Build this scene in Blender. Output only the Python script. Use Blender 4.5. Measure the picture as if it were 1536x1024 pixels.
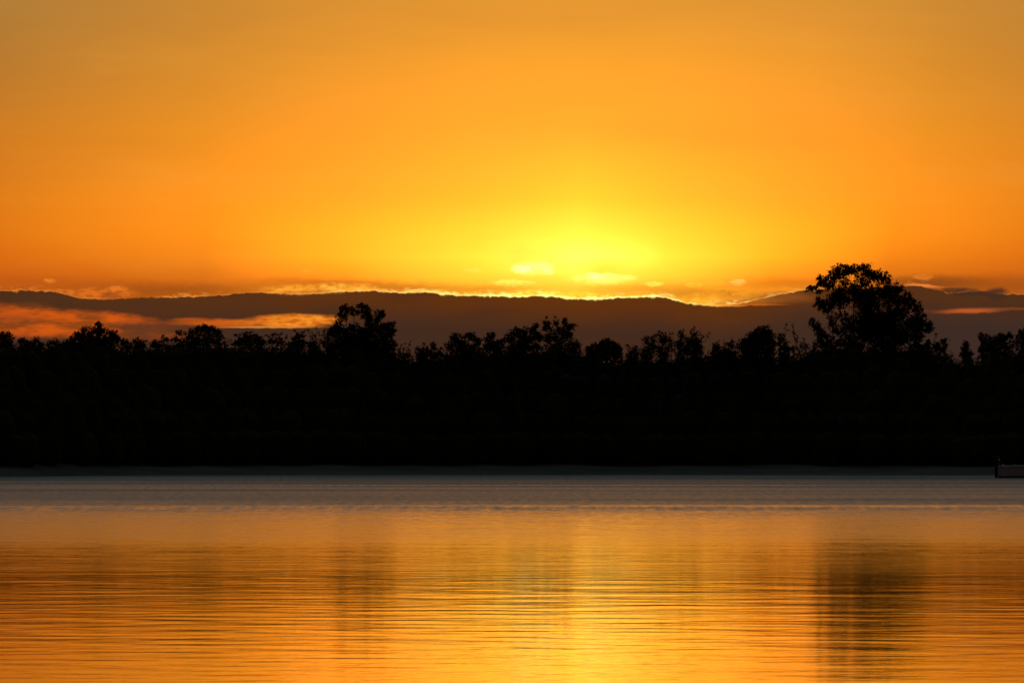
import bpy, math, random
import numpy as np
from mathutils import Vector

for o in list(bpy.data.objects): bpy.data.objects.remove(o)
SC = bpy.context.scene
COL = SC.collection
rng = np.random.default_rng(7)
random.seed(7)

# ------------------------------------------------------------------ camera
LENS = 200.0
F = 1536 * LENS / 36.0            # focal length in photo pixels
HOR = 680.0                       # photo row of the horizon
EYE = 1.7
PITCH = math.atan((HOR - 512) / F)
cam = bpy.data.cameras.new('camera'); cam.lens = LENS; cam.sensor_width = 36
cam.clip_start = 0.5; cam.clip_end = 60000
camo = bpy.data.objects.new('camera', cam); COL.objects.link(camo)
camo.location = (0, 0, EYE); camo.rotation_euler = (math.pi/2 + PITCH, 0, 0)
SC.camera = camo

def ray(px, py):
    x = (px - 768) / F; z = (512 - py) / F
    c, s = math.cos(PITCH), math.sin(PITCH)
    return (x, c - s*z, s + c*z)
def at(px, py, d):                # world point seen at a photo pixel, d metres ahead
    r = ray(px, py); k = d / r[1]
    return (r[0]*k, d, EYE + r[2]*k)
def UV(px, py):                   # sky direction in tenth-of-mrad-like units (azimuth, elevation)*F
    r = ray(px, py)
    return math.atan2(r[0], r[1])*F, math.atan2(r[2], math.hypot(r[0], r[1]))*F

def lin(c, k=1.0):
    out = []
    for v in c[:3]:
        v = v/255.0
        out.append((v/12.92 if v <= 0.04045 else ((v+0.055)/1.055)**2.4)*k)
    return out

# ------------------------------------------------------------------ world
SC.view_settings.view_transform = 'Standard'; SC.view_settings.look = 'None'
SC.cycles.pixel_filter_type = 'BLACKMAN_HARRIS'; SC.cycles.filter_width = 1.6
SC.view_settings.exposure = 0; SC.view_settings.gamma = 1
W = bpy.data.worlds.new('World'); SC.world = W; W.use_nodes = True
NT = W.node_tree
for n in list(NT.nodes): NT.nodes.remove(n)

class E:                          # tiny expression compiler over Math nodes
    nt = None
    def __init__(s, sock): s.s = sock
    @staticmethod
    def m(op, *a, clamp=False):
        n = E.nt.nodes.new('ShaderNodeMath'); n.operation = op; n.use_clamp = clamp
        for i, v in enumerate(a):
            if isinstance(v, E): E.nt.links.new(v.s, n.inputs[i])
            else: n.inputs[i].default_value = v
        return E(n.outputs[0])
    def __add__(s, o): return E.m('ADD', s, o)
    __radd__ = __add__
    def __sub__(s, o): return E.m('SUBTRACT', s, o)
    def __rsub__(s, o): return E.m('SUBTRACT', o, s)
    def __mul__(s, o): return E.m('MULTIPLY', s, o)
    __rmul__ = __mul__
    def __truediv__(s, o): return E.m('DIVIDE', s, o)
def sstep(x, a, b):
    n = E.nt.nodes.new('ShaderNodeMapRange'); n.interpolation_type = 'SMOOTHSTEP'; n.clamp = True
    E.nt.links.new(x.s, n.inputs[0]); n.inputs[1].default_value = a; n.inputs[2].default_value = b
    n.inputs[3].default_value = 0; n.inputs[4].default_value = 1
    return E(n.outputs[0])
def lstep(x, a, b):
    n = E.nt.nodes.new('ShaderNodeMapRange'); n.clamp = True
    E.nt.links.new(x.s, n.inputs[0]); n.inputs[1].default_value = a; n.inputs[2].default_value = b
    n.inputs[3].default_value = 0; n.inputs[4].default_value = 1
    return E(n.outputs[0])
def comb(x, y, z=0.0):
    n = E.nt.nodes.new('ShaderNodeCombineXYZ')
    for i, v in enumerate((x, y, z)):
        if isinstance(v, E): E.nt.links.new(v.s, n.inputs[i])
        else: n.inputs[i].default_value = v
    return n.outputs[0]
def noise(vec, scale=1.0, detail=3, rough=0.5):
    n = E.nt.nodes.new('ShaderNodeTexNoise'); n.noise_dimensions = '3D'
    E.nt.links.new(vec, n.inputs['Vector']); n.inputs['Scale'].default_value = scale
    n.inputs['Detail'].default_value = detail; n.inputs['Roughness'].default_value = rough
    return E(n.outputs[0])
def mix(f, a, b, mode='MIX'):
    n = E.nt.nodes.new('ShaderNodeMix'); n.data_type = 'RGBA'; n.blend_type = mode; n.clamp_factor = True
    if isinstance(f, E): E.nt.links.new(f.s, n.inputs[0])
    else: n.inputs[0].default_value = f
    for i, v in ((6, a), (7, b)):
        if isinstance(v, (list, tuple)): n.inputs[i].default_value = (*v[:3], 1)
        else: E.nt.links.new(v, n.inputs[i])
    return n.outputs[2]
def fcurve(x, pts, lo, hi):       # piecewise curve y(x), pts in x,y units; returns value in y units
    ys = [p[1] for p in pts]; y0, y1 = min(ys)-1, max(ys)+1
    n = E.nt.nodes.new('ShaderNodeFloatCurve'); c = n.mapping.curves[0]
    P = [((p[0]-lo)/(hi-lo), (p[1]-y0)/(y1-y0)) for p in sorted(pts)]
    c.points[0].location = P[0]; c.points[1].location = P[-1]
    for p in P[1:-1]: c.points.new(*p)
    n.mapping.update()
    t = lstep(x, lo, hi); E.nt.links.new(t.s, n.inputs['Value'])
    return E(n.outputs[0])*(y1-y0) + y0

E.nt = NT
tc = NT.nodes.new('ShaderNodeTexCoord'); sp = NT.nodes.new('ShaderNodeSeparateXYZ')
NT.links.new(tc.outputs['Generated'], sp.inputs[0])
X, Y, Z = E(sp.outputs[0]), E(sp.outputs[1]), E(sp.outputs[2])
U = E.m('ARCTAN2', X, Y)*F
V = E.m('ARCSINE', Z)*F
SUNU, SUNV = UV(868, 385)

# smooth sky: colour by elevation, for several bearings away from the sun
rowY = [455, 430, 410, 385, 350, 300, 200, 100, 0]
TAB = [  # (bearing offset in pixel units, [(rgb, gain)] bottom to top)
 (0,   [(252,184,48,1.0),(255,214,60,1.25),(255,212,84,1.6),(255,232,112,1.8),(255,207,72,1.6),(255,196,51,1.4),(255,178,46,1.2),(250,166,46,1.02),(228,150,50,1)]),
 (150, [(248,165,40,1),(254,190,48,1.1),(255,203,58,1.4),(255,212,63,1.45),(255,202,54,1.4),(255,186,46,1.32),(255,174,45,1.15),(249,163,46,1.02),(226,149,50,1)]),
 (350, [(232,125,28,1),(244,145,30,1.02),(255,164,32,1.2),(255,177,36,1.32),(255,178,38,1.32),(255,170,38,1.25),(253,160,42,1.06),(242,155,46,1),(217,143,50,1)]),
 (560, [(180,82,20,1),(208,102,20,1),(226,118,22,1),(244,135,22,1.02),(252,148,26,1.05),(250,150,30,1.05),(238,146,36,1.0),(216,139,44,1),(202,135,51,1)]),
 (868, [(150,70,20,1),(185,86,20,1),(208,98,19,1),(220,108,19,1),(226,120,20,1),(224,125,26,1),(208,124,34,1),(186,122,46,1),(177,126,58,1)]),
 (2200,[(90,45,22,1),(110,55,22,1),(120,60,24,1),(130,66,25,1),(140,74,26,1),(145,80,30,1),(145,88,40,1),(140,92,50,1),(135,95,58,1)]),
 (9000,[(38,30,30,1)]*3+[(40,32,32,1)]*3+[(42,36,38,1)]*3),
 (26800,[(18,18,22,1)]*9),
]
UP = {  # rows above the frame: (V px units above horizon, colour per bearing class)
  1100: [(246,142,40),(240,136,38),(226,126,34),(212,116,33),(192,106,36),(118,94,66),(42,38,42),(18,19,24)],
  1900: [(136,132,104),(134,131,104),(130,128,104),(126,124,102),(122,120,102),(92,90,82),(42,42,48),(19,20,26)],
  3400: [(124,152,154),(124,152,154),(122,151,153),(121,150,152),(116,144,148),(68,78,82),(38,42,50),(20,22,28)],
  7000: [(102,136,154)]*6 + [(34,40,48),(22,24,30)],
  13400:[(26,31,38)]*8,
}
VMAX = 13405.0
tE = E.m('SQRT', E.m('MAXIMUM', V, 0.0)/VMAX)
def hot(c):                        # overexposed reds really are brighter than the picture can show
    v = lin(c[:3]); v[0] *= c[3]**2.1; v[1] *= max(1, c[3]-.22)**1.5
    return v
def skycol(k):
    n = NT.nodes.new('ShaderNodeValToRGB'); r = n.color_ramp
    pts = [(0.0, hot(TAB[k][1][0]))]
    for i, y in enumerate(rowY):
        c = TAB[k][1][i]; pts.append((math.sqrt((HOR-y)/VMAX), hot(c)))
    for v, cs in UP.items(): pts.append((math.sqrt(min(v/VMAX, 1)), lin(cs[k], {1100: 1.4, 1900: 1.15}.get(v, 1.0) if k < 5 else 1.0)))
    r.elements[0].position = pts[0][0]; r.elements[0].color = (*pts[0][1], 1)
    r.elements[1].position = pts[-1][0]; r.elements[1].color = (*pts[-1][1], 1)
    for p, c in pts[1:-1]:
        e = r.elements.new(p); e.color = (*c, 1)
    NT.links.new(tE.s, n.inputs[0])
    return n.outputs[0]
off = E.m('ABSOLUTE', U - SUNU)*(1.0 + sstep(U - SUNU, 0.0, 200.0)*(1.0 - lstep(V, 220.0, 560.0))*.26)
sky = skycol(0)
for k in range(1, len(TAB)):
    a, b = TAB[k-1][0], TAB[k][0]
    sky = mix(lstep(off, a, b), sky, skycol(k))
# faint uneven streaks of high haze
st = noise(comb(U*0.0011, V*0.006), 1, 4, 0.55)
sky = mix(sstep(st, 0.48, 0.8)*0.20, sky, [v*1.0 for v in lin((150,95,40))])

st2 = noise(comb(U*0.0016 + V*.0012, V*0.011, 3.0), 1, 4, 0.55)
sky = mix(sstep(st2, 0.5, 0.8)*0.14*sstep(V, 150.0, 330.0), sky, lin((255,178,70)))

# warped sky coordinates for the clouds
wv = comb(U*0.045, V*0.08)
wa = noise(wv, 1.0, 4, 0.6) - 0.5
wb = noise(comb(U*0.05, V*0.09, 7.3), 1.0, 4, 0.6) - 0.5
Uw, Vw = U + wa*26, V + wb*11
fine = noise(comb(U*0.16, V*0.30, 3.0), 1.0, 4, 0.65)
def blob(px, py, rx, ry, soft=0.5, warp=1.0, tilt=0.0):
    u0, v0 = UV(px, py)
    a = (U + wa*(26*warp)) - u0; b = (V + wb*(11*warp)) - v0
    if tilt: b = b + a*tilt
    a = a/rx; b = b/ry
    d = E.m('SQRT', a*a + b*b)
    return 1.0 - sstep(d, 1.0-soft, 1.0+soft)
def puff(px, py, rx, ry):             # crisp lit top, soft lower side
    u0, v0 = UV(px, py)
    a = (U + wa*20 + (fine-.5)*8 - u0)/rx; b = (V + wb*9 + (fine-.5)*6 - v0)/ry
    d = E.m('SQRT', a*a + b*b)
    mb = 1.0 - sstep(d, .1, 1.3); mt = 1.0 - sstep(d, .7, 1.15)
    return (mb + (mt - mb)*sstep(b, -.4, .3))*(.45 + .55*sstep(fluff, .38, .55))
def cpts(l): 
    return [UV(*p) for p in l]
fluff = noise(comb(U*0.07, V*0.16, 11.0), 1.0, 5, 0.62)
near = E.m('EXPONENT', off*off*(-1/(330.0**2)))
near2 = E.m('EXPONENT', off*off*(-1/(650.0**2)))

def layer(sky, m, col, k=1.0): return mix(m, sky, lin(col, k))
# brownish smudges just above the bank
for px, py, rx, ry, c, s in [(450,424,90,7,(205,105,25),.55),(520,427,70,6,(170,90,20),.45),(610,432,60,7,(185,95,20),.55),(725,434,60,5,(210,125,20),.5),
      (985,434,75,6,(205,120,20),.4),(1035,440,40,5,(190,110,20),.4),(1095,440,16,4,(150,80,20),.7),(1195,424,80,7,(200,110,15),.5),(1400,424,60,8,(120,65,25),.8),(1470,427,120,12,(150,75,20),.6),
      (230,435,140,9,(150,78,20),.7),(40,425,140,9,(190,90,20),.6),(790,382,45,14,(235,205,60),.4),(905,400,30,10,(240,205,40),.4)]:
    sky = layer(sky, blob(px, py, rx, ry, .9)*s, c)
# small sunlit puffs above the bank
for px, py, rx, ry, c, k, s in [(800,402,30,9,(255,248,130),1.7,.8),(783,404,13,6,(255,252,160),1.8,.8),(822,406,8,5,(255,248,150),1.8,.7),
      (905,418,46,8,(255,246,115),1.7,.8),(895,414,17,5,(255,252,150),1.8,.8),(770,424,30,5,(255,242,100),1.5,.6),(980,426,12,4,(255,238,90),1.4,.7),
      (995,405,12,4,(255,220,70),1.2,.5),(1108,423,12,4.5,(255,205,90),1.1,.8),(1075,424,16,4,(255,190,50),1.05,.5),(1384,416,13,4,(230,130,45),1.05,.8),
      (710,405,11,3.5,(255,226,80),1.2,.7),(460,406,9,2,(255,175,50),1.0,.6),(75,421,10,2.5,(255,150,40),1.0,.8),(1040,428,14,4,(255,215,60),1.2,.4)]:
    sky = layer(sky, puff(px, py, rx*1.1, ry*1.1)*s*.85, c, 1+(k-1)*.7)
# orange fluffy tops behind the rim of the bank
for px, py, rx, ry, c, k, s in [(150,440,46,8,(232,115,30),1,.95),(110,438,60,4,(215,105,28),1,.9),(176,434,14,6,(236,120,35),1,.8),(455,434,48,7,(255,165,45),1.05,.95),(500,431,26,6,(255,180,60),1.1,.8),
      (540,433,22,7,(255,170,45),1.05,.9),(640,438,40,4,(255,190,60),1.1,.7),(810,442,60,6,(255,214,60),1.25,.95),(870,443,40,5,(255,205,45),1.2,.9),(1050,451,30,9,(255,180,40),1.1,.9),(1074,451,12,3,(255,225,90),1.3,.8),(1094,450,12,3,(255,205,70),1.2,.8),
      (1120,446,60,10,(250,160,35),1.0,.95),(1160,437,36,6,(250,150,35),1.0,.9),(1465,443,50,5,(190,95,35),1,.5)]:
    sky = layer(sky, blob(px, py, rx, ry, .6, .8)*(0.15+0.85*sstep(fluff, .40, .58))*s, c, k)
# the long dark cloud bank along the horizon
edge = fcurve(U, cpts([(-6000,440),(-700,440),(0,436),(60,436),(110,444),(150,449),(190,447),(240,446),(330,443),(400,438),(430,441),(470,441),(510,437),(560,436),(600,439),(640,438),(690,443),(740,443),(780,445),
      (820,443),(850,446),(880,449),(915,447),(960,445),(990,444),(1012,448),(1030,455),(1060,457),(1090,459),(1115,455),(1135,449),(1155,443),(1180,440),(1200,436),(1230,434),(1300,432),(1390,428),(1400,432),(1430,440),
      (1460,438),(1495,434),(1515,442),(1560,440),(2400,440),(7000,445)]), -1500.0, 1500.0)
dE = edge + (noise(comb(U*0.035, 0.0, 5.0), 1, 4, .6)-0.5)*6 + (noise(comb(U*0.11, V*.03, 6.0), 1, 2, .5)-0.5)*4.5 - V
bank = sstep(dE, -0.9, 1.1)
bb = fcurve(U, [(UV(p,600)[0], v) for p, v in [(-600,.35),(0,.35),(300,.35),(700,.2),(900,.12),(1100,.25),(1250,.6),(1536,.95),(2200,.9)]], -1500.0, 1500.0)
cb_hot = lin((98,49,14)); cb_dark = lin((66,41,28)); cb_grey = lin((58,42,36))
low = E.m('MULTIPLY', sstep(dE, 2.0, 60.0), 1.0)
cbcol = mix(low, mix(near2, lin((74,45,26)), cb_hot), mix(bb, cb_dark, cb_grey))
cbcol = mix(sstep(noise(comb(U*0.008, V*0.035, 2.0), 1, 4, .5), .45, .75)*0.25, cbcol, lin((52,36,28)))
sky = mix(bank, sky, cbcol)
# dark curling puffs on the bank at the right
for px, py, rx, ry in [(1446,438,22,6),(1425,436,13,4),(1496,441,16,9),(1478,440,16,4)]:
    sky = layer(sky, blob(px, py, rx, ry, .45, .6)*.9, (68,42,30))
# sunlit rim
rimp = fcurve(U, [(UV(p,600)[0], v) for p, v in [(-900,.15),(-100,.35),(0,.5),(60,.6),(110,.55),(150,.2),(190,.02),(238,.1),(250,.75),(300,.7),(318,.12),(335,.4),(360,.1),(390,.3),(420,.5),(470,.5),(520,.7),(560,.65),(650,.9),(760,1),(840,1),
      (900,.95),(1020,.9),(1045,.55),(1065,.7),(1100,.8),(1120,.6),(1150,.3),(1180,.6),(1212,.55),(1240,.2),(1350,.1),(1356,.75),(1392,.6),(1400,.0),(1435,.12),(1470,.1),(1490,.02),(1520,.35),(1600,.3),(2400,.1)]], -1500.0, 1500.0)
gl = noise(comb(U*0.045, 3.0, 14.0), 1, 3, .6)
thick = 0.85 + near*0.3 + sstep(gl, .5, .75)*2.2
rd = (dE + 0.5)/thick
g3 = noise(comb(U*0.09, 8.0, 17.0), 1, 3, .6)
rim = E.m('EXPONENT', rd*rd*(-1.0))*rimp*1.25*(0.35+0.75*sstep(gl, .32, .56))*(0.45+0.7*sstep(g3, .34, .58))
for px, py, rx, ry, c, s_ in [(1172,446,44,7,(140,76,28),.85),(1120,452,40,5,(190,105,30),.7),(166,441,16,4,(140,70,28),.7),(480,438,26,3,(170,95,35),.6),(440,440,20,3,(150,80,30),.5)]:
    sky = layer(sky, blob(px, py, rx, ry, .8, .9)*s_, c)
rimc = mix(near2, lin((230,118,40)), mix(near, lin((255,172,64), 1.05), lin((255,236,130), 1.5)))
sky = mix(E.m('MULTIPLY', rim, 1.0, clamp=True), sky, rimc)
fr = (dE + 3.6)/3.0
frag = E.m('EXPONENT', fr*fr*(-1.0))*sstep(noise(comb(U*.055, V*.17, 27.0), 1, 4, .55), .47, .66)*E.m('MULTIPLY', rimp, .85)
sky = mix(frag, sky, rimc)
# second wispy strand under the rim, right of the sun
for px, py, rx, ry, c, k, s, tl in [(1085,458,26,1.6,(255,160,50),1,.8,0),(1130,457,40,1.4,(205,100,30),1,.7,0),(1385,428,24,1.6,(245,130,55),1,.9,.08),(1455,466,40,3.2,(196,92,38),1,.85,-.03),(1520,463,50,1.6,(130,66,34),1,.7,0),(1360,466,60,2,(110,55,25),1,.5,0)]:
    sky = layer(sky, blob(px, py, rx, ry, .7, .35, tl)*s, c, k)
# breaks in the bank, lower left
g1 = noise(comb(U*0.018, V*0.07, 21.0), 1, 5, .55)
gapcol = mix(sstep(g1, .36, .62), lin((140,66,20)), lin((212,88,18)))
gm = E.m('MAXIMUM', blob(20,478,110,20,.35,1.1,.04), blob(150,480,85,13,.4,1.1,.08))
gm = E.m('MAXIMUM', gm, blob(75,492,150,14,.6,1))
gm = E.m('MAXIMUM', gm, blob(215,503,70,6,.8,1)*.6)
sky = mix(gm*.95, sky, gapcol)
for px, py, rx, ry, s in [(18,479,38,7,.45),(203,489,40,6,.85),(45,457,30,4,.5),(262,496,60,12,.6),(120,508,120,5,.35)]:
    sky = layer(sky, blob(px, py, rx, ry, .7, 1)*s, (84,50,30))
g2 = noise(comb(U*0.06, V*0.22, 31.0), 1, 5, .6)
lc = mix(sstep(g2, .35, .65), lin((205,95,18)), mix(sstep(U, UV(300,480)[0], UV(470,480)[0]), lin((212,86,20)), lin((252,154,42))))
lm = E.m('MAXIMUM', blob(440,481,68,9.5,.3,.45,-.01), blob(345,484,75,5,.55,.5,.0)*.85)
lm = E.m('MAXIMUM', lm, blob(290,480,28,3,.7,.5)*.6)
sky = mix(lm*.97, sky, lc)
sky = layer(sky, blob(400,490.5,70,1.6,.6,.3)*.6, (250,150,60))

# thin blue twilight from a sky texture high up
nish = NT.nodes.new('ShaderNodeTexSky'); nish.sky_type = 'NISHITA'; nish.sun_disc = False
SUN_EL = math.radians(1.9); SUN_AZ = SUNU/F
nish.sun_elevation = SUN_EL; nish.sun_rotation = SUN_AZ
skyn = mix(1.0, sky, (0, 0, 0), 'ADD')
b1 = NT.nodes.new('ShaderNodeBackground'); b1.inputs[1].default_value = 1.0
NT.links.new(sky, b1.inputs[0])
b2 = NT.nodes.new('ShaderNodeBackground'); b2.inputs[1].default_value = 0.0001
NT.links.new(nish.outputs[0], b2.inputs[0])
ad = NT.nodes.new('ShaderNodeAddShader'); NT.links.new(b1.outputs[0], ad.inputs[0]); NT.links.new(b2.outputs[0], ad.inputs[1])
wo = NT.nodes.new('ShaderNodeOutputWorld'); NT.links.new(ad.outputs[0], wo.inputs[0])
W.cycles.sampling_method = 'MANUAL'; W.cycles.sample_map_resolution = 2048

# the sun itself is behind the cloud bank: a very weak, wide lamp
sl = bpy.data.lights.new('sun', 'SUN'); sl.energy = 0.0002; sl.angle = math.radians(6); sl.color = (1, .62, .25)
so = bpy.data.objects.new('sun', sl); COL.objects.link(so); so.location = (0, 300, 60)
sd = Vector((math.sin(SUN_AZ)*math.cos(SUN_EL), math.cos(SUN_AZ)*math.cos(SUN_EL), math.sin(SUN_EL)))
so.rotation_euler = sd.to_track_quat('Z', 'Y').to_euler()

# ------------------------------------------------------------------ helpers
def tag(o, label=None, cat=None, group=None, kind=None):
    if label: o['label'] = label
    if cat: o['category'] = cat
    if group: o['group'] = group
    if kind: o['kind'] = kind
def empty(name, loc):
    o = bpy.data.objects.new(name, None); COL.objects.link(o); o.location = loc; return o
def link(name, verts, faces, mat, parent=None, smooth=False, loc=(0,0,0)):
    me = bpy.data.meshes.new(name)
    verts = np.asarray(verts, dtype=np.float32)
    if isinstance(faces, np.ndarray):
        k = faces.shape[1]; nf = len(faces)
        me.vertices.add(len(verts)); me.vertices.foreach_set('co', verts.ravel())
        me.loops.add(nf*k); me.loops.foreach_set('vertex_index', faces.astype(np.int32).ravel())
        me.polygons.add(nf); me.polygons.foreach_set('loop_start', np.arange(0, nf*k, k, dtype=np.int32))
        me.polygons.foreach_set('loop_total', np.full(nf, k, dtype=np.int32))
        me.update(calc_edges=True)
    else:
        me.from_pydata([tuple(map(float, v)) for v in verts], [], faces); me.update()
    if smooth: me.polygons.foreach_set('use_smooth', np.ones(len(me.polygons), dtype=bool))
    me.materials.append(mat)
    o = bpy.data.objects.new(name, me); COL.objects.link(o); o.location = loc
    if parent: o.parent = parent
    return o
class MB:
    def __init__(s): s.v = []; s.f = []
    def tube(s, pts, rad, n=6):
        pts = [Vector(p) for p in pts]; base = len(s.v)
        for i, p in enumerate(pts):
            t = (pts[min(i+1, len(pts)-1)] - pts[max(i-1, 0)])
            if t.length < 1e-6: t = Vector((0,0,1))
            t.normalize(); a = t.orthogonal().normalized(); b = t.cross(a)
            for k in range(n):
                q = 2*math.pi*k/n
                s.v.append(tuple(p + (a*math.cos(q) + b*math.sin(q))*rad[i]))
        for i in range(len(pts)-1):
            for k in range(n):
                k2 = (k+1) % n
                s.f.append((base+i*n+k, base+i*n+k2, base+(i+1)*n+k2, base+(i+1)*n+k))
        s.f.append(tuple(base+k for k in range(n))[::-1])
        s.f.append(tuple(base+(len(pts)-1)*n+k for k in range(n)))
    def loft(s, rings, cap=True, closed=True):
        base = len(s.v); n = len(rings[0])
        for r in rings: s.v += [tuple(p) for p in r]
        for i in range(len(rings)-1):
            for k in range(n if closed else n-1):
                k2 = (k+1) % n
                s.f.append((base+i*n+k, base+i*n+k2, base+(i+1)*n+k2, base+(i+1)*n+k))
        if cap:
            s.f.append(tuple(base+k for k in range(n))[::-1]); s.f.append(tuple(base+(len(rings)-1)*n+k for k in range(n)))
    def build(s, name, mat, parent=None, smooth=False): return link(name, s.v, s.f, mat, parent, smooth)

def mat(name, base, rough=0.7, var=None, scale=3.0, spec=0.3, metal=0.0):
    m = bpy.data.materials.new(name); m.use_nodes = True; nt = m.node_tree
    p = nt.nodes['Principled BSDF']; p.inputs['Roughness'].default_value = rough
    p.inputs['Specular IOR Level'].default_value = spec; p.inputs['Metallic'].default_value = metal
    if var:
        E.nt = nt
        t = nt.nodes.new('ShaderNodeTexCoord')
        nz = noise(t.outputs['Object'], scale, 4, .6)
        nt.links.new(mix(sstep(nz, .35, .65), list(base), list(var)), p.inputs['Base Color'])
    else: p.inputs['Base Color'].default_value = (*base, 1)
    return m
M_LEAF = mat('foliage', (.024,.034,.014), .9, (.04,.05,.02), .6, .03)
M_LEAF2 = mat('foliage_grey_green', (.045,.055,.03), .6, (.07,.08,.045), .6)
M_BARK = mat('bark', (.10,.08,.06), .9, (.05,.04,.03), 2.0)
M_MUD = mat('sand_bank', (.14,.128,.108), .95, (.09,.08,.066), .12, .1)
M_HULL = mat('boat_hull_paint', (.74,.78,.78), .45, (.62,.66,.66), .8)
M_TRIM = mat('boat_dark_trim', (.02,.022,.025), .4, (.03,.03,.035), 2)
M_CLOTH = mat('boat_canvas', (.05,.07,.13), .9, (.04,.05,.1), 2)
M_METAL = mat('boat_rail_metal', (.5,.5,.5), .35, (.4,.4,.4), 3, .5, 1.0)
M_GLASS = mat('boat_windscreen_glass', (.02,.025,.03), .08, None, 1, .5)
M_SEAT = mat('boat_seat_vinyl', (.25,.24,.22), .6, (.18,.17,.16), 3)

# ------------------------------------------------------------------ terrain
SHORE = [(-4000,420),(-160,400),(-42,417),(-38,424),(-34,441),(-29,450),(-20,459),(-9,463),(0,468),(20,464),(33,458),(45,448),(160,430),(4000,430)]
def shore(x): return np.interp(x, [p[0] for p in SHORE], [p[1] for p in SHORE])
def ground_h(x, y):
    s = y - shore(x)
    h = np.interp(s, [-60,-8,0,4,12,22,60,200,3000,20000], [-3,-.5,0,.28,.62,1.1,1.5,1.9,3,6])
    return h + .05*np.sin(x*.31+1)*np.clip(s/10,0,1) + .04*np.sin(x*.83+y*.4)*np.clip(s/10,0,1)
gx = np.concatenate([-np.geomspace(20000,80,24), np.linspace(-78,78,200), np.geomspace(80,20000,24)])
gs = np.concatenate([np.linspace(-60,-8,6), np.linspace(-6,40,60), np.geomspace(42,20000,30)])
GX, GS = np.meshgrid(gx, gs); GY = GS + shore(GX); GZ = ground_h(GX, GY)
n0, n1 = GX.shape
idx = np.arange(n0*n1).reshape(n0, n1)
q = np.stack([idx[:-1,:-1], idx[:-1,1:], idx[1:,1:], idx[1:,:-1]], -1).reshape(-1, 4)
o = link('ground', np.stack([GX, GY, GZ], -1).reshape(-1, 3), q, M_MUD, None, True)
tag(o, 'dark low sandy bank along the far shore', 'ground', kind='structure')

# ------------------------------------------------------------------ water
wy = [-400., -150., -50., 0., 15., 25.]
d = 34.0
while d < 480: wy.append(d); d += max(.11, d*.0021)
wy += [500, 560, 700, 1200, 4000, 20000]
wy = np.array(wy)
wx = np.concatenate([-np.geomspace(20000,52,20), np.arange(-50,-12,.6), np.arange(-12,12.01,.12), np.arange(12.6,50.1,.6), np.geomspace(52,20000,20)])
WX, WY = np.meshgrid(wx, wy)
step = np.maximum(.11, WY*.0021)
H = np.zeros_like(WX)
r2 = np.random.default_rng(3)
def env(sx, sy, seed, off=0.0):       # smooth 0..1 patches
    r = np.random.default_rng(seed); e = np.zeros_like(WX)
    for _ in range(7):
        a, b = r.normal(0, sx), r.normal(0, sy)
        e += np.sin(WX*a + WY*b + r.uniform(0, 6.28))
    return 1/(1+np.exp(-(e/1.9 + off)*1.6))
amp_d = np.interp(WY, [40,50,60,82,95,140,300], [.5,.8,1.1,1.35,1.7,2.0,.4])
for L, slope, cnt, spread, sd_ in [(3.4,.0007,12,.5,1),(1.8,.0012,18,.8,2),(1.0,.0024,30,.95,3),(.58,.0036,36,1.0,4)]:
    part = np.zeros_like(WX)
    for i in range(cnt):
        l = L*math.exp(r2.normal(0, .22)); k = 2*math.pi/l; th = r2.normal(0.03, spread)
        part += slope/k*math.sqrt(2.0/cnt)*np.sin(k*(WX*math.sin(th) + WY*math.cos(th)) + r2.uniform(0, 6.28))
    fade = np.clip((L/step - 2.2)/3.0, 0, 1)
    H += part*fade*(.35 + 1.1*env(.16, .09, 20+sd_, -.1))*amp_d
# two long low wakes running across the bay
def wake(dist, amp, w, slope=0.0):
    c = dist + WX*slope + .8*np.sin(WX*.06 + dist)
    t = (WY - c)/w
    return amp*(np.exp(-t*t) - .22*np.exp(-((t+1.5)/.8)**2))
gate = .6 + .4*env(.05, .0, 77, .3)
H += wake(14506/(762.5-HOR), .10, 2.2, .02)*gate
H += wake(14506/(728.0-HOR), .05, 4.5, .03)*gate
H[np.abs(WX) > 60] = 0
m0, m1 = WX.shape
idx = np.arange(m0*m1).reshape(m0, m1)
q = np.stack([idx[:-1,:-1], idx[:-1,1:], idx[1:,1:], idx[1:,:-1]], -1).reshape(-1, 4)

MW = bpy.data.materials.new('water'); MW.use_nodes = True; nt = MW.node_tree; E.nt = nt
P = nt.nodes['Principled BSDF']
P.inputs['Base Color'].default_value = (.003,.003,.003,1); P.inputs['IOR'].default_value = 1.34
g = nt.nodes.new('ShaderNodeNewGeometry'); s3 = nt.nodes.new('ShaderNodeSeparateXYZ'); nt.links.new(g.outputs['Position'], s3.inputs[0])
x_, y_ = E(s3.outputs[0]), E(s3.outputs[1])
# wind on the water: glassy near the viewer's bank, ruffled further out, with streaky edges
s1 = noise(comb(x_*.035, y_*.11), 1, 5, .6) - .5
s2 = noise(comb(x_*.012, y_*.055, 4.0), 1, 3, .5) - .5
yy = y_*(1.0 + s1*.22 + s2*.30)
def rc(pts, lo, hi):
    return fcurve(yy, pts, lo, hi)
RP = [(20,.045),(50,.05),(60,.055),(75,.058),(86,.073),(98,.098),(112,.133),(128,.166),(146,.20),(166,.235),(176,.31),(195,.38),(250,.43),(290,.46),(350,.54),(470,.64),(600,.64)]
rough = rc([(a, b*100) for a, b in RP], 20.0, 600.0)*.01
calm = 1.0 - sstep(E.m('ABSOLUTE', y_ + x_*-.02 - 177.5), .5, 3.5)
rough = rough*(1.0 + (noise(comb(x_*.25, y_*.6, 9.0), 1, 4, .6) - .5)*.35)
calm2 = 1.0 - sstep(E.m('ABSOLUTE', y_ + x_*-.03 - 303.0), 1.0, 6.0)
grain = noise(comb(x_*3.5, y_*.35, 12.0), 1, 2, .6) - .5
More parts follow.
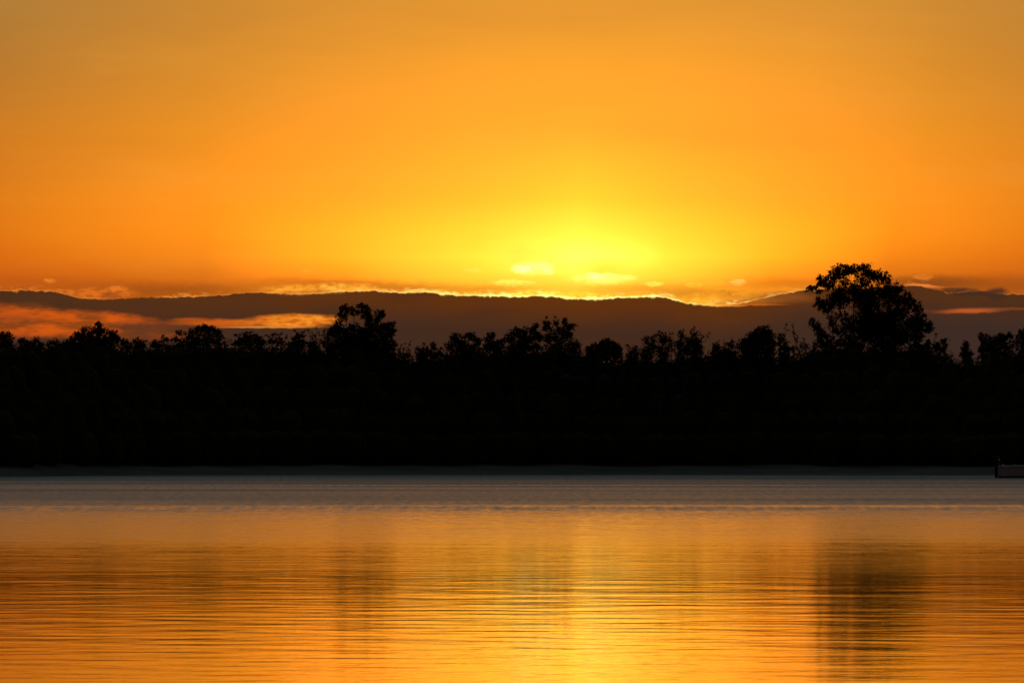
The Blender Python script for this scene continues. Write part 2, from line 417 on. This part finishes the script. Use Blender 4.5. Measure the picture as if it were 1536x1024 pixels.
band = noise(comb(x_*.012, y_*.045, 15.0), 1, 3, .55) - .5
far = sstep(y_, 90.0, 190.0)
MIDZ = sstep(y_, 80.0, 100.0)*(1.0 - sstep(y_, 170.0, 180.0))
dash = noise(comb(x_*.45, y_*.55, 18.0), 1, 4, .65) - .5
rough = rough*(1.0 + far*(grain*.8 + band*.9) + MIDZ*(dash*1.3 + grain*.5))
rough = E.m('MAXIMUM', rough - calm*.12 - calm2*.10, .05)
nt.links.new(rough.s, P.inputs['Roughness'])
# fine ripples, long crested
bm1 = noise(comb(x_*1.6, y_*2.6, 1.0), 1, 3, .5); bm2 = noise(comb(x_*5, y_*7.0, 2.0), 1, 2, .5)
bh = bm1*(MIDZ*.0045 + .0020) + bm2*.0010
bp = nt.nodes.new('ShaderNodeBump'); bp.inputs['Strength'].default_value = 1.0; bp.inputs['Distance'].default_value = 1.0
nt.links.new(bh.s, bp.inputs['Height']); nt.links.new(bp.outputs[0], P.inputs['Normal'])
o = link('water', np.stack([WX, WY, H], -1).reshape(-1, 3), q, MW, None, True)
tag(o, 'calm bay reflecting the orange sunset', 'water', kind='structure')

# ------------------------------------------------------------------ trees
def leaves(centers, rad, per, size, R, drop=0.0, asp=.5):
    """diamond leaves scattered round each twig centre"""
    c = np.repeat(np.asarray(centers), per, axis=0); n = len(c)
    rr = np.repeat(np.broadcast_to(np.asarray(rad, float), (len(centers),)), per)
    dv = R.normal(size=(n,3)); dv /= np.linalg.norm(dv, axis=1)[:,None]
    p = c + dv*(rr*R.uniform(0,1,n)**.5)[:,None]
    a = R.normal(size=(n,3)); a[:,2] -= drop; a /= np.linalg.norm(a, axis=1)[:,None]
    b = np.cross(a, R.normal(size=(n,3))); b /= np.linalg.norm(b, axis=1)[:,None]
    s = size*R.uniform(.6,1.3,n)
    a = a*s[:,None]; b = b*(s*asp)[:,None]
    v = np.stack([p-a*.5, p+b*.5+a*.05, p+a*.6, p-b*.5+a*.05], 1).reshape(-1,3)
    f = np.arange(n*4).reshape(n,4)
    return v, f
PXM = lambda d: d/F
def tree(name, label, px, dist, blobs, size=.24, seed=0, group='trees on the far shore skyline', leafmat=None, dens=1.0, trunk_r=None, droop=.4, twigs=(), skirt=532, cat='tree'):
    """blobs: (px, py, rx, ry, density) outlines of leaf clumps; twigs: (px, py) tips of bare twigs with a few leaves"""
    R = np.random.default_rng(seed*131+5); rr = random.Random(seed)
    bx_ = at(px, 600, dist)[0]; gz = float(ground_h(bx_, dist)) - .15
    root = empty(name, (bx_, dist, gz)); tag(root, label, cat, group)
    k = PXM(dist); tm = MB(); V_, F_ = [], []; nv = 0
    B = []
    for b in blobs:
        p = at(b[0], b[1], dist); rx, rz = b[2]*k, b[3]*k; ry = .5*(rx+rz)*1.05
        B.append((Vector((p[0]-bx_, R.normal(0, .35)*max(ry, .6), p[2]-gz)), rx, ry, rz, b[4] if len(b) > 4 else 1))
    if skirt and B:                 # the crown carries on down behind the scrub
        xs = [b[0]-b[2]*.6 for b in blobs] + [b[0]+b[2]*.6 for b in blobs]; x0, x1 = min(xs), max(xs)
        nS = max(1, int((x1-x0)/16))
        for i in range(nS):
            bxp = x0 + (i+.5)*(x1-x0)/nS; p = at(bxp, skirt + R.normal(0,2), dist)
            B.append((Vector((p[0]-bx_, R.normal(0,.5), p[2]-gz)), 11*k, .9, 18*k, 1.1))
    top = max(b[0].z + b[3] for b in B) if B else 6
    tr = trunk_r or .018*top + .03
    fork = Vector((R.normal(0,.15), R.normal(0,.15), top*.34))
    base = [Vector((0,0,0)), Vector((R.normal(0,.1), R.normal(0,.1), top*.17)), fork]
    tm.tube(base, [tr*1.35, tr, tr*.85], 8)
    cen, rad = [], []
    pool = [fork.copy()]
    B.sort(key=lambda b_: (b_[0]-fork).length)
    for c, rx, ry, rz, dn in B:
        # each limb grows from the nearest limb point already made (or from the fork)
        cand = [q_ for q_ in pool if q_.z < c.z + .3] or pool[:1]
        st = min(cand, key=lambda q_: (q_ - c).length + .35*(q_ - fork).length)
        midp = st.lerp(c, .5) + Vector((R.normal(0,.12), R.normal(0,.12), R.normal(0,.1)))
        rl = max(.03, tr*.5*math.exp(-(st-fork).length/max(2.5, top*.3)))
        tm.tube([st, midp, c], [rl, rl*.75, rl*.5], 6)
        pool += [midp, c]
        area = math.pi*rx*rz
        nt_ = max(9, int(area*23*dens*dn))
        dv = R.normal(size=(nt_,3)); dv /= np.linalg.norm(dv, axis=1)[:,None]
        rr_ = R.uniform(.05, 1, nt_)**.45
        pts = np.array(c)[None] + dv*np.array([rx, ry, rz])[None]*(rr_*R.uniform(.86,1.08,nt_))[:,None]
        for i in range(min(nt_, 14)):
            q_ = Vector(pts[i]); tm.tube([c, c.lerp(q_, .5)+Vector((0,0,.05)), q_], [rl*.35, rl*.22, .012], 4)
        cen.append(pts); rad.append(R.uniform(.22,.46,nt_)*min(1.15, max(.55, rx/1.2)))
    if cen:
        cen = np.concatenate(cen); rad = np.concatenate(rad)
        v, f = leaves(cen, rad, 13, size*.78, R, droop); V_.append(v); F_.append(f); nv += len(v)
    for t in twigs:
        p = at(t[0], t[1], dist); tip = Vector((p[0]-bx_, R.normal(0,.5), p[2]-gz))
        b0 = Vector((tip.x + R.normal(0,.25), tip.y, tip.z - (t[2] if len(t) > 2 else 26)*k))
        mid = b0.lerp(tip, .5) + Vector((R.normal(0,.07), 0, 0))
        st = min(pool, key=lambda q_: (q_ - b0).length)
        tm.tube([st, b0, mid, tip], [.045, .035, .024, .012], 4)
        qs = [b0.lerp(tip, u) + Vector((R.normal(0,.09), R.normal(0,.09), 0)) for u in R.uniform(.35, 1.0, 5)] + [tip]
        v, f = leaves(np.array([list(q_) for q_ in qs]), .12, 4, size*.75, R, .2); V_.append(v); F_.append(f+nv); nv += len(v)
    tm.build('trunk', M_BARK, root)
    link('crown', np.concatenate(V_), np.concatenate(F_), leafmat or M_LEAF, root)
    return root

tree('gum_tree', 'tallest tree on the far shore, broad rounded spreading crown with sky holes', 1312, 492, [
 (1232,421,9,9,1),(1226,437,8,6,.8),(1224,430,9,4,.6),(1243,424,14,14,1.1),(1262,408,17,13,1.2),(1275,404,12,8,1),(1292,407,18,12,1.1),(1308,412,14,12,1),(1322,416,15,12,.9),(1329,424,8,9,.7),
 (1268,430,16,12,1),(1292,432,20,16,1.2),(1250,414,14,8,1),(1345,432,11,10,1),(1335,448,20,17,1.2),(1358,448,15,11,1.1),(1370,460,12,11,1),(1300,455,26,20,1.3),(1250,451,20,12,1.2),(1228,455,10,10,.9),
 (1240,464,13,8,1),(1262,450,16,14,1),(1378,470,10,12,.9),(1350,470,16,10,.75),(1385,488,16,12,1.2),(1393,494,9,8,1),(1370,484,16,13,1.2),(1300,478,22,18,1.3),(1325,485,26,20,1.4),(1350,498,28,18,1.4),
 (1283,488,13,12,.9),(1262,474,12,8,.55),(1272,482,8,14,.7),(1247,484,8,12,.9),(1254,497,9,8,.7),(1270,503,16,9,.7),(1294,506,20,10,.8),(1225,489,8,8,1),(1219,484,4,8,.6),(1230,500,9,10,1),(1240,507,14,8,1),
 (1335,512,34,12,1.3),(1375,506,12,10,.9),(1310,498,24,14,1.3),(1216,433,4,4,.6),(1330,436,14,12,1),(1316,440,16,12,1),(1240,516,18,8,1.1),(1275,516,26,8,1.2),(1300,492,26,12,1),(1340,470,26,14,1),(1285,445,16,10,1),(1258,440,14,8,.8),(1262,492,7,12,.7)], seed=1, dens=1.2, trunk_r=.5, size=.26,
 twigs=[(1255,397,10),(1272,397,8),(1293,399,8),(1329,408,10),(1227,416,10),(1213,430,8),(1215,479,12),(1228,484,12)])
tree('gum_tree', 'second tallest tree, irregular crown with a knobbly side limb, left of centre', 545, 488, [
 (516,463,9,7,1.2),(513,474,9,10,1.2),(508,487,8,10,1),(530,466,12,7,1),(543,463,12,8,1.3),(550,470,10,10,1.1),(554,482,8,14,1.2),(570,470,8,7,1.6),(572,473,6,6,1.2),(565,482,6,8,1.2),(560,494,14,12,1.3),
 (578,488,12,7,1),(586,486,6,3,.8),(584,496,9,9,1.2),(590,497,4,5,.9),(574,505,18,12,1.3),(520,498,22,9,1.2),(504,498,13,10,1),(495,500,8,10,.7),(531,490,10,8,.9),(540,508,30,12,1.4),(515,515,30,12,1.3),(585,520,12,12,1.2),(545,500,14,10,1.2),(560,520,30,12,1.4)],
 seed=2, dens=1.35, size=.24, twigs=[(591,483,5),(540,456,5),(487,494,12)])
tree('pointed_tree', 'bushy tree rising to a pointed tip above the orange cloud gap at far left', 147, 486, [
 (148,489,5,6,1.2),(149,496,9,8,1.3),(140,499,14,9,1.3),(128,503,14,9,1.2),(116,507,12,8,1),(108,511,10,7,.8),(158,503,12,10,1.3),(171,502,7,7,1.1),(173,511,8,10,1.1),(148,515,30,12,1.4),(118,520,24,10,1.3),(95,518,16,7,.8),(125,496,4,4,.8)],
 seed=3, dens=1.3, twigs=[(148,482,6),(152,485,5),(125,490,9),(111,498,8),(169,495,7),(180,507,6),(100,508,9)])
tree('round_tree', 'small domed tree with side tufts below the thin orange streak', 308, 484, [
 (307,492,15,6,1.2),(297,496,12,7,1.1),(315,497,14,8,1.2),(326,500,7,8,.9),(283,499,8,6,.9),(272,499,8,4,.8),(288,507,16,7,1),(249,507,5,5,.7),(262,509,8,5,.8),(310,510,22,8,1.1),(285,516,30,8,1.3),(328,512,8,8,1)], seed=4, dens=1.25,
 twigs=[(305,486,5),(267,497,6),(246,503,6),(334,503,5)])
tree('low_tree', 'low flat-topped tree cut by the left edge of the photo', 4, 484, [(2,504,14,6,1.3),(15,508,8,6,1),(0,515,22,8,1.3),(-20,505,16,8,1.2)], seed=5, dens=1.3, twigs=[(15,498,6),(4,498,4)])
tree('low_tree', 'low loose tree with an even top just right of the left-edge tree', 42, 486, [(35,511,11,5,1),(48,513,12,6,1),(60,514,6,6,.7),(42,520,26,6,1.2)], seed=6, dens=1.1, twigs=[(58,505,8),(36,506,4),(72,514,5),(79,515,5)])
tree('slender_tree', 'thin wispy tree immediately right of the pointed tree', 188, 486, [(186,514,5,6,.7),(190,519,8,6,1)], seed=7, twigs=[(185,508,8),(189,509,8),(195,514,6)])
tree('low_tree', 'small spiky bush-like tree in the dip between pointed and domed trees', 208, 486, [(205,513,7,5,1),(213,517,10,5,1),(206,520,14,5,1.2)], seed=8, twigs=[(200,509,6),(206,507,6),(218,511,6)])
tree('low_tree', 'low tuft of tree crown touching the left side of the domed tree', 236, 486, [(232,515,8,5,1),(240,519,14,5,1.1)], seed=9, twigs=[(232,508,6),(238,510,5)])
tree('broad_tree', 'bushy tree with a ragged crown under the left end of the bright cloud gap', 376, 484, [
 (372,504,8,6,1.1),(366,508,10,7,1),(384,508,11,7,1.2),(392,513,9,7,1.1),(375,516,22,8,1.3),(356,513,6,9,.9)], seed=10, dens=1.25, twigs=[(355,502,5),(370,498,5),(364,500,5),(381,502,5),(350,514,5)])
tree('low_tree', 'small leafy tree with see-through crown beneath the bright cloud gap', 416, 486, [(415,508,13,7,.55),(418,515,12,7,.9),(403,513,8,5,.7)], seed=11, twigs=[(400,503,6),(412,500,6),(422,499,6),(430,503,8),(409,501,6)])
tree('low_tree', 'dark compact tree beside the cluster of bare upright stems', 446, 486, [(449,508,8,8,1.2),(442,514,12,8,1.2),(455,516,12,7,1)], seed=12, dens=1.2, twigs=[(442,496,10),(451,498,6),(448,500,4)])
tree('sapling_clump', 'cluster of thin upright stems left of the knobbly-limbed tree', 474, 486, [(470,518,14,6,.8),(488,516,10,7,.8)], seed=13, group='sparse twiggy saplings on the skyline', skirt=0, cat='saplings', twigs=[
 (457,495,24),(462,493,26),(468,499,22),(475,489,30),(479,497,24),(472,502,20),(484,503,20),(465,505,18),(490,500,20)])
tree('sapling_clump', 'sparse low bare stems in the dip right of the knobbly-limbed tree', 608, 486, [(607,532,14,4,.7)], seed=14, group='sparse twiggy saplings on the skyline', skirt=0, cat='saplings', twigs=[
 (602,517,18),(608,515,18),(616,512,22),(612,522,14),(622,522,14),(598,523,14)])
tree('low_tree', 'thin wispy bush in the dip left of centre, before the twin-humped tree', 646, 486, [(645,527,8,5,.6),(634,532,14,4,.8),(655,532,10,4,.8)], seed=15, twigs=[(628,519,10),(648,514,12),(652,517,10),(640,522,8),(662,522,6)])
tree('round_tree', 'wide tree with twin humps in its top, left of centre', 696, 484, [(685,504,8,6,1.1),(680,511,9,7,1.1),(704,505,12,6,1.1),(714,511,9,8,1.1),(692,513,12,7,1),(698,520,24,7,1.3),(673,518,6,6,.8)], seed=16, dens=1.3, twigs=[(686,500,4),(701,500,4),(709,501,4)])
tree('pointed_tree', 'narrow tree with forked tip between the twin-humped tree and the big central clump', 734, 486, [(733,506,6,6,1.1),(738,503,4,5,.8),(734,514,11,8,1.2),(746,515,9,6,1),(753,512,7,6,1.1),(740,522,18,7,1.2)], seed=17, dens=1.2, twigs=[(732,498,6),(739,499,6)])
tree('broad_tree', 'dense central tree with a small knob-headed shoot on top', 782, 484, [(774,498,10,7,1.3),(784,499,8,7,1.2),(768,505,10,8,1.2),(790,507,14,9,1.3),(804,489,5,4,1.3),(800,493,4,4,.9),(803,500,10,6,1.2),(808,505,9,8,1.2),(762,511,7,8,1),(785,518,26,9,1.4),(775,527,16,6,.7)], seed=18, dens=1.35, twigs=[(790,490,5),(806,486,4),(773,491,3)])
tree('gum_tree', 'tall tree with two ragged upright crowns just right of centre', 842, 486, [
 (820,483,6,7,.9),(818,490,5,7,1),(824,494,7,6,1),(840,497,16,7,1.2),(850,486,8,6,.9),(858,489,5,4,.8),(847,481,3,3,.8),(835,485,3,4,.5),(852,496,9,8,1),(855,505,8,8,1),(836,508,20,9,1.4),(820,506,12,8,1.2),(860,516,8,6,1),(867,518,5,5,.6),(840,522,26,8,1.4)],
 seed=19, dens=1.2, size=.22, twigs=[(819,475,8),(833,474,12),(836,480,8),(849,477,8),(862,486,4),(864,510,7),(868,515,5)])
tree('round_tree', 'smooth rounded tree right of the ragged upright crowns', 908, 486, [(908,515,9,6,1.3),(897,520,12,7,1.2),(919,520,12,8,1.3),(884,524,10,6,1.1),(927,528,8,8,1.2),(905,528,26,8,1.4),(912,512,5,4,1.2)], seed=20, dens=1.4, twigs=[(908,508,4)])
tree('low_tree', 'tiny shrub-like tree in the deepest dip of the skyline', 951, 486, [(952,536,5,4,1),(946,540,8,4,1)], seed=21, twigs=[(952,531,5),(945,535,4)])
tree('broad_tree', 'bristly flat-topped tree with many short shoots right of the deepest dip', 986, 484, [(968,511,7,7,.9),(978,512,9,8,1),(992,506,9,8,1),(1000,513,12,9,1.2),(972,522,12,8,1.2),(992,524,22,8,1.4),(965,530,7,6,1)], seed=22, dens=1.2, size=.2, twigs=[
 (988,497,7),(993,498,7),(998,499,6),(980,503,6),(967,506,5),(1006,499,7),(973,505,6),(983,502,5)])
tree('pointed_tree', 'bristly tree with pointed leader and drooping side twigs, left of the smooth dome', 1030, 484, [(1022,505,8,8,1),(1040,501,6,7,1),(1042,509,10,8,1.1),(1032,513,14,8,1.2),(1048,517,10,8,1.1),(1018,516,10,8,1.2),(1034,524,22,8,1.4)], seed=23, dens=1.2, size=.2, twigs=[
 (1041,490,8),(1020,497,7),(1024,495,8),(1036,496,6),(1050,498,8),(1056,505,7),(1066,498,14),(1046,497,6)])
tree('low_tree', 'thin scrubby tree in the gap before the smooth dome', 1078, 486, [(1073,522,8,7,.8),(1088,524,8,6,.55),(1097,518,6,6,.6),(1080,530,18,5,1)], seed=24, twigs=[(1078,512,12),(1086,511,12),(1098,508,8),(1091,514,10),(1070,516,8),(1104,513,8)])
tree('round_tree', 'smooth dome-shaped tree between the scrubby gap and the tallest tree', 1142, 484, [(1148,494,9,6,1.3),(1140,499,12,7,1.4),(1130,506,13,8,1.4),(1120,514,12,8,1.3),(1154,502,9,10,1.3),(1142,512,20,10,1.5),(1158,514,7,9,1.2),(1130,522,30,9,1.5)], seed=25, dens=1.4, twigs=[(1150,489,4),(1139,491,4)])
tree('low_tree', 'small leafy tree touching the right side of the smooth dome', 1171, 486, [(1171,507,7,7,.9),(1172,515,9,7,1.1),(1178,521,10,6,1)], seed=26, dens=1.1, twigs=[(1168,501,5),(1176,502,5)])
tree('sapling_clump', 'tall sparse stems with tufted tips left of the tallest tree', 1190, 486, [(1190,524,14,5,.8),(1206,520,6,6,.6)], seed=27, group='sparse twiggy saplings on the skyline', skirt=0, cat='saplings', twigs=[
 (1180,484,36),(1189,486,34),(1192,500,22),(1197,506,20),(1206,508,18),(1184,512,14),(1201,513,14)])
tree('low_tree', 'small open tree under the right side of the tallest tree', 1386, 486, [(1380,516,8,6,.7),(1391,515,6,4,.8),(1384,523,14,5,1.1),(1372,520,10,8,1.2)], seed=28, twigs=[(1392,509,5),(1380,508,6)])
tree('low_tree', 'small round-headed tree with a thin bare spire right of the tallest tree', 1410, 486, [(1404,517,6,5,1),(1416,512,5,4,1.1),(1417,518,5,5,1),(1408,522,12,6,1.2)], seed=29, dens=1.2, twigs=[(1404,500,16),(1420,508,4)])
tree('pointed_tree', 'small narrow conical tree standing alone in the dip near the right edge', 1449, 486, [(1449,518,3.5,5,1),(1449,525,6,6,1.1),(1450,532,9,5,1.3)], seed=30, dens=1.2, twigs=[(1447,511,6),(1452,512,6)])
tree('broad_tree', 'wide leafy tree at the right edge with a spur on its left end', 1494, 484, [(1472,505,5,5,1),(1476,512,7,7,1.1),(1486,508,8,6,1.1),(1500,507,11,7,1.3),(1514,506,10,7,1.2),(1494,518,24,9,1.4),(1474,524,8,9,1.2)], seed=31, dens=1.3, twigs=[(1471,499,5),(1478,501,4),(1503,500,4)])
tree('broad_tree', 'rising tree crown cut by the right edge of the photo', 1540, 485, [(1532,502,10,7,1.3),(1546,498,14,9,1.3),(1540,514,24,10,1.4),(1560,508,16,10,1.3)], seed=32, dens=1.3, twigs=[(1531,495,4)])

# undergrowth: one dense unbroken mass of scrub from the sand up to the feet of the crowns
TOPP = [(-300,514),(0,513),(60,517),(100,515),(180,519),(240,518),(300,515),(400,518),(470,516),(520,514),(590,528),(620,536),(660,534),(700,527),(800,527),(868,528),(900,532),(940,540),(960,534),(1060,528),(1110,525),(1200,527),(1300,521),(1380,525),(1430,534),(1465,538),(1536,525),(1900,522)]
R = np.random.default_rng(99)
def ico():
    t = (1+5**.5)/2
    v = [(-1,t,0),(1,t,0),(-1,-t,0),(1,-t,0),(0,-1,t),(0,1,t),(0,-1,-t),(0,1,-t),(t,0,-1),(t,0,1),(-t,0,-1),(-t,0,1)]
    f = [(0,11,5),(0,5,1),(0,1,7),(0,7,10),(0,10,11),(1,5,9),(5,11,4),(11,10,2),(10,7,6),(7,1,8),(3,9,4),(3,4,2),(3,2,6),(3,6,8),(3,8,9),(4,9,5),(2,4,11),(6,2,10),(8,6,7),(9,8,1)]
    v = [Vector(a).normalized() for a in v]; cache = {}
    nf = []
    def midp(a, b):
        k = (min(a,b), max(a,b))
        if k not in cache: v.append(((v[a]+v[b])/2).normalized()); cache[k] = len(v)-1
        return cache[k]
    for a,b,c in f:
        ab,bc,ca = midp(a,b), midp(b,c), midp(c,a); nf += [(a,ab,ca),(b,bc,ab),(c,ca,bc),(ab,bc,ca)]
    return np.array([list(a) for a in v]), np.array(nf)
IV, IF = ico()
cv, cf, nb = [], [], 0
lc_, lr_ = [], []
for row, (dy, hs) in enumerate([(22,.30),(25,.48),(28,.66),(31,.84),(34,1.0),(38,.97)]):
    x = -95.0
    while x < 95:
        x += R.uniform(1.1, 2.0)
        y = float(shore(x)) + dy*.72 + R.uniform(-1,1)
        px_ = 768 + x/(y)*F
        ht = EYE + (HOR - np.interp(px_, [p[0] for p in TOPP], [p[1] for p in TOPP]))*y/F
        gz = float(ground_h(x, y))
        h = (ht-gz)*hs*R.uniform(.95, 1.01) + .1
        rx, ry = R.uniform(1.1,1.8), R.uniform(1.2,1.8)
        IW = IV.copy(); IW[:,2] = np.sign(IW[:,2])*np.abs(IW[:,2])**.55
        v = IW*np.array([rx, ry, h*.5])*(1+R.normal(0,.035,(len(IV),1))) + np.array([x, y, gz+h*.5-.2])
        cv.append(v); cf.append(IF+nb); nb += len(v)
        nl = 44 if hs >= .9 else 26
        th = R.uniform(0, 6.28, nl); zz = R.uniform(-.75, 1, nl)**1
        if hs >= .9: zz = np.where(R.uniform(size=nl) < .55, R.uniform(.6, 1.03, nl), zz)
        s_ = np.sqrt(np.clip(1-zz**2, .02, 1))
        zt = np.sign(zz)*np.abs(zz)**.6; lc_.append(np.stack([x + rx*s_*np.cos(th)*1.05, y + ry*s_*np.sin(th)*1.05, gz + h*.5 - .2 + zt*(h*.5+.1) + R.exponential(.12, nl)], 1))
lc_ = np.concatenate(lc_)
lv, lf = leaves(lc_, R.uniform(.2,.5,len(lc_)), 12, .22, R, .2)
cv = np.concatenate(cv); cf = np.concatenate(cf)
cf4 = np.concatenate([cf, cf[:, 2:3]], 1)
allf = [tuple(a) for a in cf.tolist()] + [tuple(a) for a in (lf+len(cv)).tolist()]
o = link('undergrowth', np.concatenate([cv, lv]), allf, M_LEAF)
tag(o, 'unbroken black mass of dense scrub between sand bank and skyline trees', 'undergrowth', kind='stuff')

# ------------------------------------------------------------------ boat
BD = 14506/(716.5-HOR)
bp0 = at(1489, 716, BD)
boat = empty('motor_boat', (bp0[0], BD, 0)); tag(boat, 'small open motor boat moored by the far shore, cut by the right edge', 'boat')
L = 5.8
def ring(x, hb, sheer, keel, ch):     # half-beam, sheer height, keel depth, chine height
    return [(x,-hb,sheer),(x,-hb*.96,ch+.12),(x,-hb*.8,ch),(x,0,keel),(x,hb*.8,ch),(x,hb*.96,ch+.12),(x,hb,sheer)]
prof = [(.45,1.05,.86,-.25,.02),(1.2,1.12,.86,-.28,.02),(2.6,1.15,.9,-.28,.03),(4.0,1.0,.98,-.26,.08),(5.0,.68,1.08,-.2,.2),(5.6,.34,1.17,-.02,.42),(6.0,.05,1.24,.5,.8)]
hb = MB(); outer = [ring(*p) for p in prof]
hb.loft(outer, cap=False, closed=False)
hb.f.append(tuple(range(7))[::-1])
inner = [[(x, y*.93, z) for x,y,z in [r[0], r[6]]] for r in outer]
# gunwale, inner sides and deck sole
for i in range(len(outer)-1):
    b0 = len(hb.v)
    a, b = outer[i], outer[i+1]
    for s_ in (0, 6):
        b0 = len(hb.v)
        hb.v += [a[s_], b[s_], (b[s_][0], b[s_][1]*.92, b[s_][2]+.01), (a[s_][0], a[s_][1]*.92, a[s_][2]+.01), (a[s_][0], a[s_][1]*.9, .3), (b[s_][0], b[s_][1]*.9, .3 if i < 4 else b[s_][2]-.1)]
        hb.f += [(b0, b0+1, b0+2, b0+3), (b0+3, b0+2, b0+5, b0+4)]
    b0 = len(hb.v)
    hb.v += [(a[0][0], a[0][1]*.9, .3), (b[0][0], b[0][1]*.9, .3), (b[6][0], b[6][1]*.9, .3), (a[6][0], a[6][1]*.9, .3)]
    hb.f.append((b0, b0+1, b0+2, b0+3))
hull = hb.build('hull', M_HULL, boat)
st = MB()
for s_ in (-1, 1):
    rows = [[(p[0], s_*(p[1]*.985+.012), p[2]-.17), (p[0], s_*(p[1]*.985+.03), p[2]-.10), (p[0], s_*(p[1]+.02), p[2]-.06)] for p in prof]
    st.loft(rows, cap=False, closed=False)
st.build('rubbing_strake', M_HULL, boat)
def rbox(mb, cx, cy, cz, sx, sy, sz, tx=0.8, lean=0.0):
    r1 = [(cx-sx, cy-sy, cz-sz), (cx+sx, cy-sy, cz-sz), (cx+sx, cy+sy, cz-sz), (cx-sx, cy+sy, cz-sz)]
    r15 = [(x+lean*.5, y, cz+sz*.5) for x, y, z in r1]
    r2_ = [(cx+(x-cx)*tx+lean, cy+(y-cy)*tx, cz+sz) for x, y, z in r1]
    mb.loft([r1, r15, r2_])
om = empty('outboard_motor', (0,0,0)); om.parent = boat
c = MB(); rbox(c, .22, 0, 1.35, .22, .17, .24, .7, -.02); c.build('cowling', M_TRIM, om)
c = MB(); rbox(c, .3, 0, .8, .15, .12, .34, .9); rbox(c, .26, 0, .1, .1, .05, .42, 1); rbox(c, .14, 0, -.28, .2, .05, .06, .6); c.build('leg', M_TRIM, om)
c = MB()
for k in range(3):
    a = 2.1*k; c.loft([[(-.08,math.cos(a)*r-.04*math.sin(a),-.28+math.sin(a)*r+.04*math.cos(a)), (-.06,math.cos(a)*r+.04*math.sin(a),-.28+math.sin(a)*r-.04*math.cos(a)), (-.1,math.cos(a)*r,-.28+math.sin(a)*r)] for r in (.02,.12,.16)])
c.build('propeller', M_METAL, om)
c = MB(); rbox(c, 2.5, 0, .62, .28, .42, .32, .85, .05); c.build('console', M_HULL, boat)
c = MB(); c.loft([[(2.52,-.4,.95),(2.55,-.4,.95),(2.55,.4,.95),(2.52,.4,.95)],[(2.36,-.34,1.28),(2.39,-.34,1.28),(2.39,.34,1.28),(2.36,.34,1.28)]]); c.build('windscreen', M_GLASS, boat)
for x0 in (.95, 1.75):
    c = MB(); rbox(c, x0, 0, .46, .2, .7 if x0 < 1 else .3, .16, .95); rbox(c, x0-.2, 0, .78, .05, .68 if x0 < 1 else .3, .2, .9, -.05); c.build('seat', M_SEAT, boat)
c = MB(); rbox(c, 4.4, 0, 1.03, 1.0, .62, .12, .8, .1); c.build('bow_cover', M_CLOTH, boat)
c = MB(); pts = []
for s_ in (-1, 1):
    P_ = [(3.4, s_*1.05, .95), (3.6, s_*1.0, 1.3), (4.6, s_*.72, 1.38), (5.5, s_*.3, 1.45), (5.85, 0, 1.48)]
    c.tube(P_, [.02]*5, 6)
    for q_ in (P_[2], P_[3]): c.tube([q_, (q_[0], q_[1], q_[2]-.36)], [.016,.016], 6)
c.build('bow_rail', M_METAL, boat)
for s_ in (-1, 1):
    c = MB(); c.tube([(.55, s_*.95, .86), (.5, s_*.95, 1.25), (.48, 0 + s_*.3, 1.3)], [.02]*3, 6); c.build('stern_rail', M_METAL, boat)
boat.rotation_euler = (0, 0, math.radians(-9))
